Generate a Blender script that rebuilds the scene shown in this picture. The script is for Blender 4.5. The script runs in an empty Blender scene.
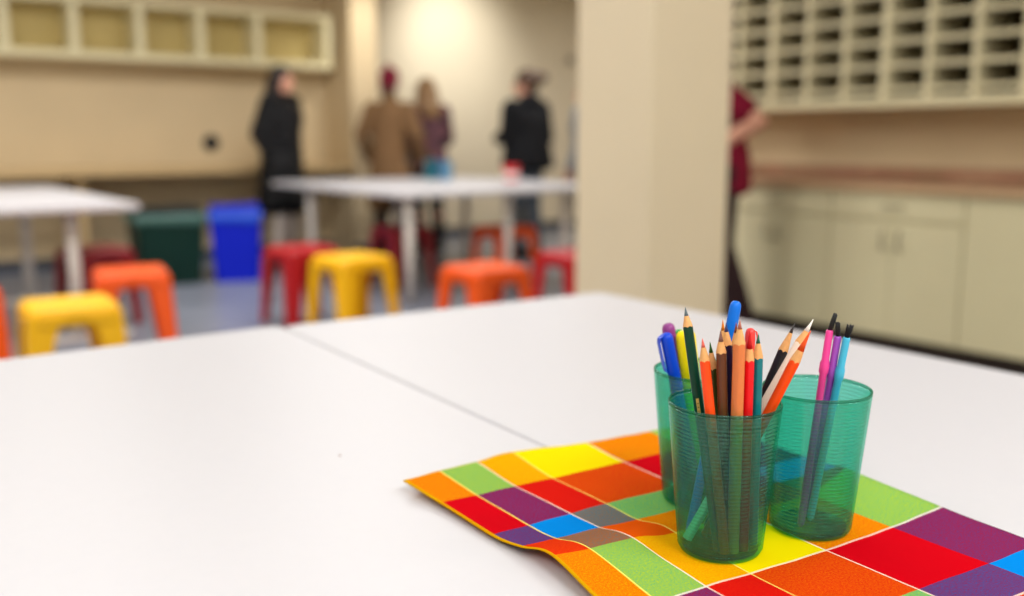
import bpy, bmesh, math, random
from math import sin, cos, pi, radians, sqrt, atan2
from mathutils import Vector, Matrix

random.seed(7)
sc = bpy.context.scene
COL = sc.collection

# ------------------------------------------------------------------ colours and materials
def lin(c):
    c = c / 255.0
    return c / 12.92 if c <= 0.04045 else ((c + 0.055) / 1.055) ** 2.4

def rgb(r, g, b):
    return (lin(r), lin(g), lin(b), 1.0)

MATS = {}

def mat(name, col, rough=0.5, spec=0.5, metal=0.0, noise=0.0, nscale=20.0, bump=0.0, bscale=200.0, coat=0.0):
    """Principled material with a little procedural tone variation and bump."""
    if name in MATS:
        return MATS[name]
    m = bpy.data.materials.new(name)
    m.use_nodes = True
    nt = m.node_tree
    p = nt.nodes['Principled BSDF']
    p.inputs['Base Color'].default_value = col
    p.inputs['Roughness'].default_value = rough
    p.inputs['Specular IOR Level'].default_value = spec
    p.inputs['Metallic'].default_value = metal
    p.inputs['Coat Weight'].default_value = coat
    tc = nt.nodes.new('ShaderNodeTexCoord')
    if noise > 0:
        n = nt.nodes.new('ShaderNodeTexNoise')
        n.inputs['Scale'].default_value = nscale
        n.inputs['Detail'].default_value = 4
        nt.links.new(tc.outputs['Object'], n.inputs['Vector'])
        r = nt.nodes.new('ShaderNodeValToRGB')
        a = 1 - noise
        r.color_ramp.elements[0].color = (col[0] * a, col[1] * a, col[2] * a, 1)
        r.color_ramp.elements[1].color = (min(1, col[0] * (1 + noise)), min(1, col[1] * (1 + noise)), min(1, col[2] * (1 + noise)), 1)
        r.color_ramp.elements[0].position = 0.3
        r.color_ramp.elements[1].position = 0.7
        nt.links.new(n.outputs['Fac'], r.inputs['Fac'])
        nt.links.new(r.outputs['Color'], p.inputs['Base Color'])
    if bump > 0:
        n2 = nt.nodes.new('ShaderNodeTexNoise')
        n2.inputs['Scale'].default_value = bscale
        n2.inputs['Detail'].default_value = 3
        nt.links.new(tc.outputs['Object'], n2.inputs['Vector'])
        b = nt.nodes.new('ShaderNodeBump')
        b.inputs['Strength'].default_value = bump
        b.inputs['Distance'].default_value = 0.002
        nt.links.new(n2.outputs['Fac'], b.inputs['Height'])
        nt.links.new(b.outputs['Normal'], p.inputs['Normal'])
    MATS[name] = m
    return m

def tinted_plastic(name, surf, rough=0.12, body=0.10, bodycol=(0.0, 0.25, 0.2, 1)):
    """Thin see-through plastic: coloured transmission per surface, a glossy skin and a little body colour."""
    m = bpy.data.materials.new(name)
    m.use_nodes = True
    nt = m.node_tree
    nt.nodes.clear()
    out = nt.nodes.new('ShaderNodeOutputMaterial')
    tr = nt.nodes.new('ShaderNodeBsdfTransparent')
    tr.inputs['Color'].default_value = surf
    gl = nt.nodes.new('ShaderNodeBsdfGlossy')
    gl.inputs['Color'].default_value = (1, 1, 1, 1)
    gl.inputs['Roughness'].default_value = rough
    df = nt.nodes.new('ShaderNodeBsdfDiffuse')
    df.inputs['Color'].default_value = bodycol
    tl = nt.nodes.new('ShaderNodeBsdfTranslucent')
    tl.inputs['Color'].default_value = bodycol
    md = nt.nodes.new('ShaderNodeMixShader')
    md.inputs[0].default_value = 0.5
    nt.links.new(df.outputs[0], md.inputs[1])
    nt.links.new(tl.outputs[0], md.inputs[2])
    mb = nt.nodes.new('ShaderNodeMixShader')
    # pale rings in the body mix paint the ribs' glints up the wall
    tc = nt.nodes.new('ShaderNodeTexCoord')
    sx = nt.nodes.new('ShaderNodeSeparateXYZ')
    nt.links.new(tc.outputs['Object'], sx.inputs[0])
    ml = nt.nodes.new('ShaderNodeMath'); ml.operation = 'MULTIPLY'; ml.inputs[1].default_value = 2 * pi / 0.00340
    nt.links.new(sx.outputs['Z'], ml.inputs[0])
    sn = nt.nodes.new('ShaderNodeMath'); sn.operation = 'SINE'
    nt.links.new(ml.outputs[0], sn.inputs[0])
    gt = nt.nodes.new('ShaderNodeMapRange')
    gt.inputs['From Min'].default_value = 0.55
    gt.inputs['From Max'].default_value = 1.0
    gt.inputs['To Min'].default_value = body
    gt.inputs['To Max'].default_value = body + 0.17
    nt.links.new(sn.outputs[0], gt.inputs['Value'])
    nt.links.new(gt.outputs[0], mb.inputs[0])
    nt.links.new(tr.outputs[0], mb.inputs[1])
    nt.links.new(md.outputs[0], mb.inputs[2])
    # mirror-like sheen: a little head-on, more at a glancing angle
    lw = nt.nodes.new('ShaderNodeLayerWeight')
    lw.inputs['Blend'].default_value = 0.5
    pw = nt.nodes.new('ShaderNodeMath')
    pw.operation = 'POWER'
    pw.inputs[1].default_value = 5
    nt.links.new(lw.outputs['Facing'], pw.inputs[0])
    fr = nt.nodes.new('ShaderNodeMath')
    fr.operation = 'MULTIPLY_ADD'
    fr.inputs[1].default_value = 0.45
    fr.inputs[2].default_value = 0.035
    nt.links.new(pw.outputs[0], fr.inputs[0])
    p3 = nt.nodes.new('ShaderNodeMath')
    p3.operation = 'POWER'
    p3.inputs[1].default_value = 2.5
    nt.links.new(lw.outputs['Facing'], p3.inputs[0])
    mc = nt.nodes.new('ShaderNodeMix')
    mc.data_type = 'RGBA'
    mc.inputs['A'].default_value = surf
    mc.inputs['B'].default_value = (surf[0] ** 2.6, surf[1] ** 2.6, surf[2] ** 2.6, 1)
    nt.links.new(p3.outputs[0], mc.inputs['Factor'])
    nt.links.new(mc.outputs['Result'], tr.inputs['Color'])
    mx = nt.nodes.new('ShaderNodeMixShader')
    nt.links.new(fr.outputs[0], mx.inputs[0])
    nt.links.new(mb.outputs[0], mx.inputs[1])
    nt.links.new(gl.outputs[0], mx.inputs[2])
    nt.links.new(mx.outputs[0], out.inputs['Surface'])
    return m

# ------------------------------------------------------------------ mesh helpers
class MB:
    """Collects geometry for ONE mesh object."""
    def __init__(self):
        self.v, self.f = [], []

    def add(self, vs, fs):
        b = len(self.v)
        self.v += [tuple(x) for x in vs]
        self.f += [tuple(b + i for i in f) for f in fs]
        return self

    def box(self, x0, x1, y0, y1, z0, z1):
        vs = [(x0, y0, z0), (x1, y0, z0), (x1, y1, z0), (x0, y1, z0), (x0, y0, z1), (x1, y0, z1), (x1, y1, z1), (x0, y1, z1)]
        return self.add(vs, [(0, 3, 2, 1), (4, 5, 6, 7), (0, 1, 5, 4), (1, 2, 6, 5), (2, 3, 7, 6), (3, 0, 4, 7)])

    def lathe(self, prof, n=32, sx=1.0, sy=1.0, M=None):
        """prof: (r, z) from bottom to top, capped at both ends when r > 0."""
        vs, fs = [], []
        for r, z in prof:
            for k in range(n):
                a = 2 * pi * k / n
                vs.append(Vector((r * cos(a) * sx, r * sin(a) * sy, z)))
        for i in range(len(prof) - 1):
            for k in range(n):
                k2 = (k + 1) % n
                fs.append((i * n + k, i * n + k2, (i + 1) * n + k2, (i + 1) * n + k))
        fs.append(tuple(range(n - 1, -1, -1)))
        fs.append(tuple((len(prof) - 1) * n + k for k in range(n)))
        if M is not None:
            vs = [M @ v for v in vs]
        return self.add(vs, fs)

    def ball(self, c, r, M=None, n=16, m=10):
        """ellipsoid; r a number or (rx, ry, rz); M rotation"""
        if not hasattr(r, '__len__'):
            r = (r, r, r)
        c = Vector(c)
        vs = [Vector((0, 0, -r[2]))]
        for i in range(1, m):
            t = pi * i / m - pi / 2
            for k in range(n):
                a = 2 * pi * k / n
                vs.append(Vector((r[0] * cos(t) * cos(a), r[1] * cos(t) * sin(a), r[2] * sin(t))))
        vs.append(Vector((0, 0, r[2])))
        if M is not None:
            vs = [M @ v for v in vs]
        vs = [v + c for v in vs]
        fs = []
        for k in range(n):
            fs.append((0, 1 + (k + 1) % n, 1 + k))
        for i in range(m - 2):
            for k in range(n):
                a, b = 1 + i * n + k, 1 + i * n + (k + 1) % n
                fs.append((a, b, b + n, a + n))
        top = len(vs) - 1
        for k in range(n):
            fs.append((top, 1 + (m - 2) * n + k, 1 + (m - 2) * n + (k + 1) % n))
        return self.add(vs, fs)

    def limb(self, p0, r0, p1, r1, n=14):
        """tapered round-ended limb"""
        p0, p1 = Vector(p0), Vector(p1)
        d = p1 - p0
        L = d.length
        q = d.to_track_quat('Z', 'Y').to_matrix().to_4x4()
        M = Matrix.Translation(p0) @ q
        self.ball(p0, r0, n=n)
        self.ball(p1, r1, n=n)
        return self.lathe([(r0, 0), (r1, L)], n=n, M=M)

    def chain(self, pts, n=14):
        for (a, ra), (b, rb) in zip(pts[:-1], pts[1:]):
            self.limb(a, ra, b, rb, n)
        return self

    def mesh(self, name, smooth=False):
        me = bpy.data.meshes.new(name)
        me.from_pydata(self.v, [], self.f)
        me.validate()
        if smooth:
            for p in me.polygons:
                p.use_smooth = True
        return me


def obj(name, geo, m, parent=None, smooth=False, bevel=0.0, segs=3):
    """links one mesh object; geo is an MB or a mesh"""
    me = geo.mesh(name, smooth) if isinstance(geo, MB) else geo
    o = bpy.data.objects.new(name, me)
    if m is not None and not me.materials:
        me.materials.append(m)
    COL.objects.link(o)
    if parent is not None:
        o.parent = parent
    if bevel > 0:
        b = o.modifiers.new('edge', 'BEVEL')
        b.width = bevel
        b.segments = segs
        b.limit_method = 'ANGLE'
        for p in me.polygons:
            p.use_smooth = True
        w = o.modifiers.new('wn', 'WEIGHTED_NORMAL')
        w.keep_sharp = True
    return o


def tag(o, label, cat, group=None):
    o['label'] = label
    o['category'] = cat
    if group:
        o['group'] = group
    return o


def thing(name, label, cat, loc=(0, 0, 0), rotz=0.0, group=None, M=None):
    o = bpy.data.objects.new(name, None)
    o.empty_display_size = 0.05
    COL.objects.link(o)
    if M is not None:
        o.matrix_world = M
    else:
        o.location = loc
        o.rotation_euler = (0, 0, rotz)
    return tag(o, label, cat, group)


def struct(name, geo, m, **k):
    o = obj(name, geo, m, **k)
    o['kind'] = 'structure'
    return o


def part_copy(root, label, loc, rotz, mats=None):
    """a copy of a thing with copies of its parts; mats maps part names to another material"""
    r = root.copy()
    COL.objects.link(r)
    r.location = loc
    r.rotation_euler = (0, 0, rotz)
    r['label'] = label
    for ch in list(root.children):
        c = ch.copy()
        if mats:
            c.data = c.data.copy()
            c.data.materials.clear()
            c.data.materials.append(mats)
        COL.objects.link(c)
        c.parent = r
    return r


def remeshed(mb, name, voxel, smooth_iter=6, smooth_fac=0.5):
    """fuses overlapping volumes into one continuous skin"""
    me = mb.mesh(name)
    o = bpy.data.objects.new('tmp', me)
    COL.objects.link(o)
    r = o.modifiers.new('r', 'REMESH')
    r.mode = 'VOXEL'
    r.voxel_size = voxel
    r.use_smooth_shade = True
    s = o.modifiers.new('s', 'SMOOTH')
    s.factor = smooth_fac
    s.iterations = smooth_iter
    dg = bpy.context.evaluated_depsgraph_get()
    out = bpy.data.meshes.new_from_object(o.evaluated_get(dg))
    out.name = name
    bpy.data.objects.remove(o)
    bpy.data.meshes.remove(me)
    for p in out.polygons:
        p.use_smooth = True
    return out

# ------------------------------------------------------------------ camera
H = 1.10
YAW, PITCH = radians(35.9), radians(9.33)
cam_d = bpy.data.cameras.new('camera')
cam = bpy.data.objects.new('camera', cam_d)
COL.objects.link(cam)
cam.location = (0, 0, H)
cam.rotation_euler = (pi / 2 - PITCH, 0, -YAW)
cam_d.sensor_width = 36.0
cam_d.lens = 970.0 * 36.0 / 1024.0
cam_d.clip_start = 0.02
cam_d.dof.use_dof = True
cam_d.dof.focus_distance = 0.80
cam_d.dof.aperture_fstop = 2.4
cam_d.dof.aperture_blades = 0
sc.camera = cam
FWD = Vector((sin(YAW), cos(YAW), 0))
RIGHT = Vector((cos(YAW), -sin(YAW), 0))

# ------------------------------------------------------------------ materials of the room
M_WALL = mat('tan wall paint', rgb(206, 186, 150), 0.75, 0.25, noise=0.03, nscale=2.5, bump=0.12, bscale=160)
M_WALL_LIGHT = mat('cream wall paint', rgb(222, 210, 184), 0.75, 0.25, noise=0.02, nscale=2.5, bump=0.1, bscale=160)
M_PILLAR = mat('beige column paint', rgb(219, 204, 174), 0.7, 0.25, noise=0.015, nscale=3, bump=0.1, bscale=180)
M_CEIL = mat('white ceiling', rgb(235, 232, 222), 0.9, 0.2, noise=0.03, nscale=30)
M_FLOOR = mat('sealed grey concrete', rgb(128, 133, 146), 0.32, 0.5, noise=0.14, nscale=3.0)
M_CAB = mat('cream laminate', rgb(212, 204, 166), 0.5, 0.4, noise=0.015, nscale=4)
M_SHELF = mat('pale cream melamine', rgb(222, 212, 172), 0.5, 0.4, noise=0.02, nscale=5)
M_SHELF_BACK = mat('olive tan melamine', rgb(198, 178, 116), 0.6, 0.3, noise=0.05, nscale=4)
M_SLOT_SHADE = mat('dark olive slot shade', rgb(74, 58, 24), 0.7, 0.2, noise=0.05, nscale=4)  # shade of the deep slots painted onto back panels and tray boards
M_TOE = mat('dark kick board', rgb(58, 48, 42), 0.6, 0.3, noise=0.05, nscale=10)
M_BRONZE = mat('dull nickel', rgb(150, 142, 120), 0.4, 0.5, metal=0.7)
M_COUNTER_TAN = mat('tan counter laminate', rgb(196, 168, 122), 0.45, 0.4, noise=0.05, nscale=15)
M_BASE = mat('grey rubber baseboard', rgb(70, 74, 84), 0.6, 0.3, noise=0.05, nscale=10)
M_TABLE = mat('white laminate', rgb(200, 199, 203), 0.42, 0.35, noise=0.006, nscale=60, bump=0.05, bscale=900)
M_TABLE_EDGE = mat('white table edge band', rgb(228, 226, 224), 0.45, 0.35)
M_LEG = mat('pale painted steel', rgb(214, 208, 200), 0.45, 0.4)

# speckled red and brown counter laminate
def speckle():
    m = bpy.data.materials.new('mottled red brown laminate')
    m.use_nodes = True
    nt = m.node_tree
    p = nt.nodes['Principled BSDF']
    p.inputs['Roughness'].default_value = 0.4
    tc = nt.nodes.new('ShaderNodeTexCoord')
    n = nt.nodes.new('ShaderNodeTexNoise')
    n.inputs['Scale'].default_value = 5.5
    n.inputs['Detail'].default_value = 6
    n.inputs['Roughness'].default_value = 0.7
    r = nt.nodes.new('ShaderNodeValToRGB')
    e = r.color_ramp.elements
    e[0].position, e[0].color = 0.30, rgb(104, 82, 62)
    e[1].position, e[1].color = 0.70, rgb(178, 142, 110)
    a = e.new(0.42); a.color = rgb(156, 120, 90)
    a = e.new(0.55); a.color = rgb(160, 116, 90)
    nt.links.new(tc.outputs['Object'], n.inputs['Vector'])
    nt.links.new(n.outputs['Fac'], r.inputs['Fac'])
    nt.links.new(r.outputs['Color'], p.inputs['Base Color'])
    return m
M_SPECK = speckle()

# ------------------------------------------------------------------ room shell
CEIL = 2.80
struct('floor', MB().box(-3.2, 9.2, -2.7, 9.6, -0.1, 0.0), M_FLOOR)
struct('ceiling', MB().box(-3.2, 9.2, -2.7, 9.6, CEIL, CEIL + 0.1), M_CEIL)
struct('wall_left', MB().box(-3.0, 4.2, 8.9, 9.1, 0, CEIL), M_WALL)
struct('wall_partition', MB().box(4.2, 4.47, 8.35, 9.4, 0, CEIL), M_WALL)
struct('wall_far', MB().box(4.2, 9.0, 9.4, 9.6, 0, CEIL), M_WALL_LIGHT)
struct('wall_right', MB().box(5.0, 5.2, -2.5, 5.2, 0, CEIL), M_WALL)
struct('wall_alcove', MB().box(5.2, 9.0, 5.0, 5.2, 0, CEIL), M_WALL)
struct('wall_side', MB().box(9.0, 9.2, 5.0, 9.6, 0, CEIL), M_WALL)
struct('wall_back', MB().box(-3.2, 5.2, -2.7, -2.5, 0, CEIL), M_WALL_LIGHT)
struct('wall_west', MB().box(-3.2, -3.0, -2.7, 9.1, 0, CEIL), M_WALL_LIGHT)
struct('baseboard_left', MB().box(-3.0, 4.2, 8.885, 8.9, 0, 0.10), M_BASE)
struct('baseboard_far', MB().box(4.47, 9.0, 9.385, 9.4, 0, 0.10), M_BASE)
struct('baseboard_partition', MB().box(4.185, 4.485, 8.335, 8.35, 0, 0.10), M_BASE)
struct('column', MB().box(2.557, 2.985, 2.653, 3.085, 0, CEIL), M_PILLAR, bevel=0.006)

# ------------------------------------------------------------------ left wall: cubbies, counter, round fixture
t = thing('cubby_shelf', 'long cream open cubby shelf hung high on the tan wall', 'shelf', (1.2, 8.75, 1.74))
CX0, CX1 = -1.75, 4.13
def rel(mb, o):
    lx, ly, lz = o.location
    mb.v = [(x - lx, y - ly, z - lz) for x, y, z in mb.v]
    return mb
obj('top_board', rel(MB().box(CX0, CX1, 8.59, 8.9, 2.185, 2.235), t), M_SHELF, t, bevel=0.003)
obj('bottom_board', rel(MB().box(CX0, CX1, 8.59, 8.9, 1.745, 1.805), t), M_SHELF, t, bevel=0.003)
obj('back_panel', rel(MB().box(CX0, CX1, 8.885, 8.899, 1.805, 2.185), t), M_SHELF_BACK, t)
for x in (-1.71, -1.20, -0.69, -0.18, 0.34, 0.85, 1.361, 1.871, 2.385, 2.896, 3.416, 4.09):
    obj('divider', rel(MB().box(x - 0.036, x + 0.036, 8.592, 8.885, 1.805, 2.185), t), M_SHELF, t, bevel=0.003)

t = thing('wall_counter', 'long tan counter running along the wall beneath the cubbies', 'counter', (1.2, 8.6, 0.80))
obj('worktop', rel(MB().box(-3.0, 4.19, 8.30, 8.899, 0.80, 0.862), t), M_COUNTER_TAN, t, bevel=0.006)
for x in (-2.0, -0.1, 1.80):
    obj('support_panel', rel(MB().box(x - 0.025, x + 0.025, 8.40, 8.899, 0.0, 0.80), t), M_COUNTER_TAN, t)

t = thing('wall_grommet', 'round black fixture on the tan wall under the cubbies', 'wall fixture', (3.041, 8.9, 1.062))
RX = Matrix.Rotation(pi / 2, 4, 'X')
obj('cover_ring', MB().lathe([(0.075, 0.0), (0.075, 0.012), (0.066, 0.02), (0.052, 0.02), (0.05, 0.012)], 32, M=RX), mat('black plastic', rgb(24, 24, 26), 0.4, 0.5), t, smooth=True)
obj('speaker_face', MB().lathe([(0.05, 0.0), (0.05, 0.013), (0.02, 0.018), (0.001, 0.018)], 32, M=RX), mat('charcoal grille', rgb(34, 34, 36), 0.7, 0.3), t, smooth=True)

# ------------------------------------------------------------------ right wall: base cabinets, counter, pigeonholes
def base_cabinet(y0, y1, label, drawer=True):
    t = thing('base_cabinet', label, 'cabinet', (4.7, (y0 + y1) / 2, 0), 0, 'cream base cabinets')
    obj('carcass', rel(MB().box(4.42, 4.998, y0 + 0.001, y1 - 0.001, 0.10, 0.838), t), M_CAB, t)
    obj('kick_board', rel(MB().box(4.47, 4.99, y0 + 0.001, y1 - 0.001, 0.0, 0.10), t), M_TOE, t)
    g = 0.004
    ztop = 0.832
    if drawer:
        d = obj('drawer', rel(MB().box(4.40, 4.42, y0 + g, y1 - g, 0.70, ztop), t), M_CAB, t, bevel=0.002)
        yc = (y0 + y1) / 2
        obj('drawer_pull', rel(MB().chain([((4.40, yc - .05, .765), .005), ((4.375, yc - .045, .765), .005), ((4.375, yc + .045, .765), .005), ((4.40, yc + .05, .765), .005)], 8), t), M_BRONZE, d, smooth=True)
        zd = 0.690
    else:
        zd = ztop
    ym = (y0 + y1) / 2
    for a, b, hy in ((y0 + g, ym - g / 2, ym - 0.045), (ym + g / 2, y1 - g, ym + 0.045)):
        d = obj('door', rel(MB().box(4.40, 4.42, a, b, 0.106, zd), t), M_CAB, t, bevel=0.002)
        if drawer:
            obj('door_pull', rel(MB().chain([((4.40, hy, .545), .005), ((4.375, hy, .55), .005), ((4.375, hy, .635), .005), ((4.40, hy, .64), .005)], 8), t), M_BRONZE, d, smooth=True)
    return t
base_cabinet(2.446, 3.187, 'cream base cabinet with drawer and two doors, in full view beside the plain one')
base_cabinet(3.187, 3.93, 'cream base cabinet with drawer and doors beside the maroon-shirted person')
base_cabinet(3.93, 4.67, 'cream base cabinet at the counter end behind the column')
base_cabinet(1.70, 2.446, 'plain cream base cabinet without a drawer under the counter end', False)

t = thing('countertop', 'mottled red brown countertop with tan edge over cream cabinets', 'counter', (4.7, 2.8, 0.84))
obj('worktop', rel(MB().box(4.385, 4.998, 1.65, 4.68, 0.84, 0.872), t), M_SPECK, t, bevel=0.004)
obj('edge_band', rel(MB().box(4.372, 4.384, 1.65, 4.68, 0.836, 0.874), t), mat('tan edge band', rgb(190, 158, 122), 0.45, 0.4), t, bevel=0.003)
obj('backsplash', rel(MB().box(4.975, 4.998, 1.65, 4.68, 0.872, 0.945), t), M_SPECK, t, bevel=0.003)

def pigeonhole(y0, y1, label):
    t = thing('pigeonhole_shelf', label, 'shelf', (4.83, (y0 + y1) / 2, 1.26), 0, 'cream pigeonhole units')
    X0 = 4.67
    side = 0.022
    obj('side_panel', rel(MB().box(X0, 4.998, y0, y0 + side, 1.262, 2.33), t), M_SHELF, t, bevel=0.002)
    obj('side_panel', rel(MB().box(X0, 4.998, y1 - side, y1, 1.262, 2.33), t), M_SHELF, t, bevel=0.002)
    obj('bottom_board', rel(MB().box(X0 - 0.004, 4.998, y0 + side, y1 - side, 1.265, 1.315), t), M_SHELF, t, bevel=0.002)
    obj('top_board', rel(MB().box(X0 - 0.004, 4.998, y0 + side, y1 - side, 2.27, 2.33), t), M_SHELF, t, bevel=0.002)
    obj('back_panel', rel(MB().box(4.985, 4.998, y0 + side, y1 - side, 1.315, 2.27), t), M_SLOT_SHADE, t)
    w = (y1 - y0) / 3
    for k in (1, 2):
        y = y0 + k * w
        obj('divider', rel(MB().box(X0 + 0.002, 4.985, y - 0.015, y + 0.015, 1.315, 2.27), t), M_SHELF, t, bevel=0.002)
    cols = [(y0 + side, y0 + w - 0.015), (y0 + w + 0.015, y0 + 2 * w - 0.015), (y0 + 2 * w + 0.015, y1 - side)]
    for a, b in cols:
        z = 1.342
        for k in range(8):
            # a tray board with a lipped front edge
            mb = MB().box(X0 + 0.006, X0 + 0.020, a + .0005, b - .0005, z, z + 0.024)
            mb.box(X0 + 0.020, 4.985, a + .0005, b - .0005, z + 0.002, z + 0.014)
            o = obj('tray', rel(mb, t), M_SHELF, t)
            o.data.materials.append(M_SLOT_SHADE)  # board behind the cream lip gets the painted slot shade
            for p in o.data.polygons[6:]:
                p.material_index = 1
            z += 0.1225
    return t
pigeonhole(3.102, 3.847, 'cream pigeonhole unit on the wall, the middle one above the drawer cabinets')
pigeonhole(3.847, 4.592, 'cream pigeonhole unit on the wall, the one closest to the column')
pigeonhole(2.357, 3.102, 'cream pigeonhole unit on the wall, above the two doored cabinets at picture right')
pigeonhole(1.612, 2.357, 'cream pigeonhole unit cut by the right edge of the photo')

# ------------------------------------------------------------------ tables
def round_quad(corners, r, n=6):
    """outline of a convex quad (counter-clockwise) with rounded corners"""
    pts = []
    for i in range(4):
        p, a, b = Vector(corners[i]), Vector(corners[i - 1]), Vector(corners[(i + 1) % 4])
        u, w = (a - p).normalized(), (b - p).normalized()
        s, e = p + u * r, p + w * r
        for k in range(n + 1):
            q = k / n
            pts.append(s.lerp(p, q).lerp(p.lerp(e, q), q))
    return pts

def slab(mb, pts, z0, z1, ease=0.006):
    """a plate with eased top and bottom edges"""
    c = sum(pts, Vector((0, 0))) / len(pts)
    def ring(inset, z):
        out = []
        for p in pts:
            d = (c - p).normalized()
            out.append((p.x + d.x * inset, p.y + d.y * inset, z))
        return out
    rings = [ring(ease, z0), ring(ease * .3, z0 + ease * .3), ring(0, z0 + ease), ring(0, z1 - ease), ring(ease * .3, z1 - ease * .3), ring(ease, z1)]
    n = len(pts)
    vs = [v for r in rings for v in r]
    fs = []
    for i in range(len(rings) - 1):
        for k in range(n):
            k2 = (k + 1) % n
            fs.append((i * n + k, i * n + k2, (i + 1) * n + k2, (i + 1) * n + k))
    fs.append(tuple(range(n - 1, -1, -1)))
    fs.append(tuple((len(rings) - 1) * n + k for k in range(n)))
    return mb.add(vs, fs)

def table(label, corners, legs, group, top=0.75, thick=0.034, tee=False, r=0.028):
    cx = sum(c[0] for c in corners) / 4
    cy = sum(c[1] for c in corners) / 4
    t = thing('craft_table', label, 'table', (cx, cy, 0), 0, group)
    obj('tabletop', rel(slab(MB(), round_quad(corners, r), top - thick, top), t), M_TABLE, t)
    zt = top - thick
    for lx, ly in legs:
        if tee:
            mb = MB().lathe([(0.032, 0.03), (0.032, zt)], 20, M=Matrix.Translation((lx, ly, 0)))
            l = obj('column_leg', rel(mb, t), M_LEG, t, smooth=True)
            ft = MB().box(lx - 0.28, lx + 0.28, ly - 0.03, ly + 0.03, 0.0, 0.035)
            obj('foot_bar', rel(ft, t), M_LEG, l, bevel=0.008)
        else:
            mb = MB().lathe([(0.026, 0.02), (0.030, 0.3), (0.036, zt)], 20, M=Matrix.Translation((lx, ly, 0)))
            l = obj('leg', rel(mb, t), M_LEG, t, smooth=True)
            cap = MB().lathe([(0.024, 0.0), (0.028, 0.004), (0.028, 0.025)], 20, M=Matrix.Translation((lx, ly, 0)))
            obj('foot_glide', rel(cap, t), mat('grey glide', rgb(90, 90, 92), 0.6), l, smooth=True)
    return t
# the seam between the two near tables runs from (.7022, 1.68) to (.6614, .85)
table('white laminate craft table carrying the coloured pencils and cups',
      [(0.6175, -0.10), (1.4445, -0.14), (1.4650, 1.6795), (0.7045, 1.7170)],
      [(0.70, -0.02), (1.37, -0.05), (1.38, 1.60), (0.79, 1.63)], 'pair of near craft tables')
table('empty white laminate craft table left of the seam, under the napkin corner',
      [(-0.12, -0.10), (0.6155, -0.10), (0.7023, 1.7300), (-0.06, 1.7080)],
      [(-0.04, -0.02), (0.53, -0.02), (0.61, 1.65), (0.02, 1.63)], 'pair of near craft tables')
table('white table in front of the long-haired person, with red and yellow stools',
      [(3.125, 5.475), (4.105, 5.475), (4.105, 7.74), (3.125, 7.74)],
      [(3.215, 5.60), (4.02, 5.60), (3.235, 7.19), (4.02, 7.19)], 'tables at the back of the room')
table('white table by the column carrying blue containers and a red cup',
      [(4.115, 5.475), (5.02, 5.475), (5.02, 7.74), (4.115, 7.74)],
      [(4.56, 5.62), (4.74, 7.25)], 'tables at the back of the room', tee=False)
table('white table over yellow and orange stools near the green bin',
      [(0.71, 5.48), (1.47, 5.48), (1.47, 8.0), (0.71, 8.0)],
      [(1.14, 5.63), (1.16, 7.15)], 'tables at the back of the room', tee=True)

# ------------------------------------------------------------------ stools
def stool_parts(root, m, h=0.46):
    S, FT = 0.166, 0.192          # half width of seat and of footprint
    R = 0.045
    # seat: pressed square pan with rounded rim and a drop apron
    def ring(half, r, z, n=6):
        pts = round_quad([(-half, -half), (half, -half), (half, half), (-half, half)], r, n)
        return [(p.x, p.y, z) for p in pts]
    rings = [ring(S - .05, .03, h - .008), ring(S - .03, .03, h - .002), ring(S - .014, .04, h), ring(S - .004, R, h - .006), ring(S, R, h - .02), ring(S + .010, R, h - .075),
             ring(S + .006, R, h - .075), ring(S - .006, R, h - .022), ring(S - .02, .035, h - .014)]
    n = len(rings[0])
    vs = [v for r in rings for v in r]
    fs = []
    for i in range(len(rings) - 1):
        for k in range(n):
            k2 = (k + 1) % n
            fs.append((i * n + k, (i + 1) * n + k, (i + 1) * n + k2, i * n + k2))
    fs.append(tuple(range(n)))
    fs.append(tuple((len(rings) - 1) * n + k for k in range(n - 1, -1, -1)))
    obj('seat', MB().add(vs, fs), m, root, smooth=True)
    # legs: folded sheet angles, wide at the top and narrowing to the foot
    for sx in (-1, 1):
        for sy in (-1, 1):
            mb = MB()
            rows = []
            for k in range(9):
                q = k / 8
                z = (h - 0.03) * (1 - q)
                half = S + 0.004 + (FT - S) * (q * 0.92 + 0.08)
                w = 0.102 - 0.040 * q
                if q < 0.26:
                    w += 0.035 * (1 - q / 0.26) ** 2      # flare into the apron arch
                c = 0.02                                   # folded corner radius
                th = 0.005
                outer = [(half - w, half), (half - c, half), (half - c * .3, half - c * .3), (half, half - c), (half, half - w)]
                inner = [(half - th, half - w), (half - th, half - c), (half - th - c * .3, half - th - c * .3), (half - c, half - th), (half - w, half - th)]
                rows.append([(x * sx, y * sy, z) for x, y in outer + inner])
            nn = 10
            vs = [v for r in rows for v in r]
            fs = []
            for i in range(8):
                for k in range(nn):
                    k2 = (k + 1) % nn
                    f = (i * nn + k, i * nn + k2, (i + 1) * nn + k2, (i + 1) * nn + k)
                    fs.append(f if sx * sy < 0 else f[::-1])
            a, b = tuple(range(nn)), tuple(8 * nn + k for k in range(nn))
            fs += [a[::-1], b] if sx * sy < 0 else [a, b[::-1]]
            obj('leg', mb.add(vs, fs), m, root, smooth=False)

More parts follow.
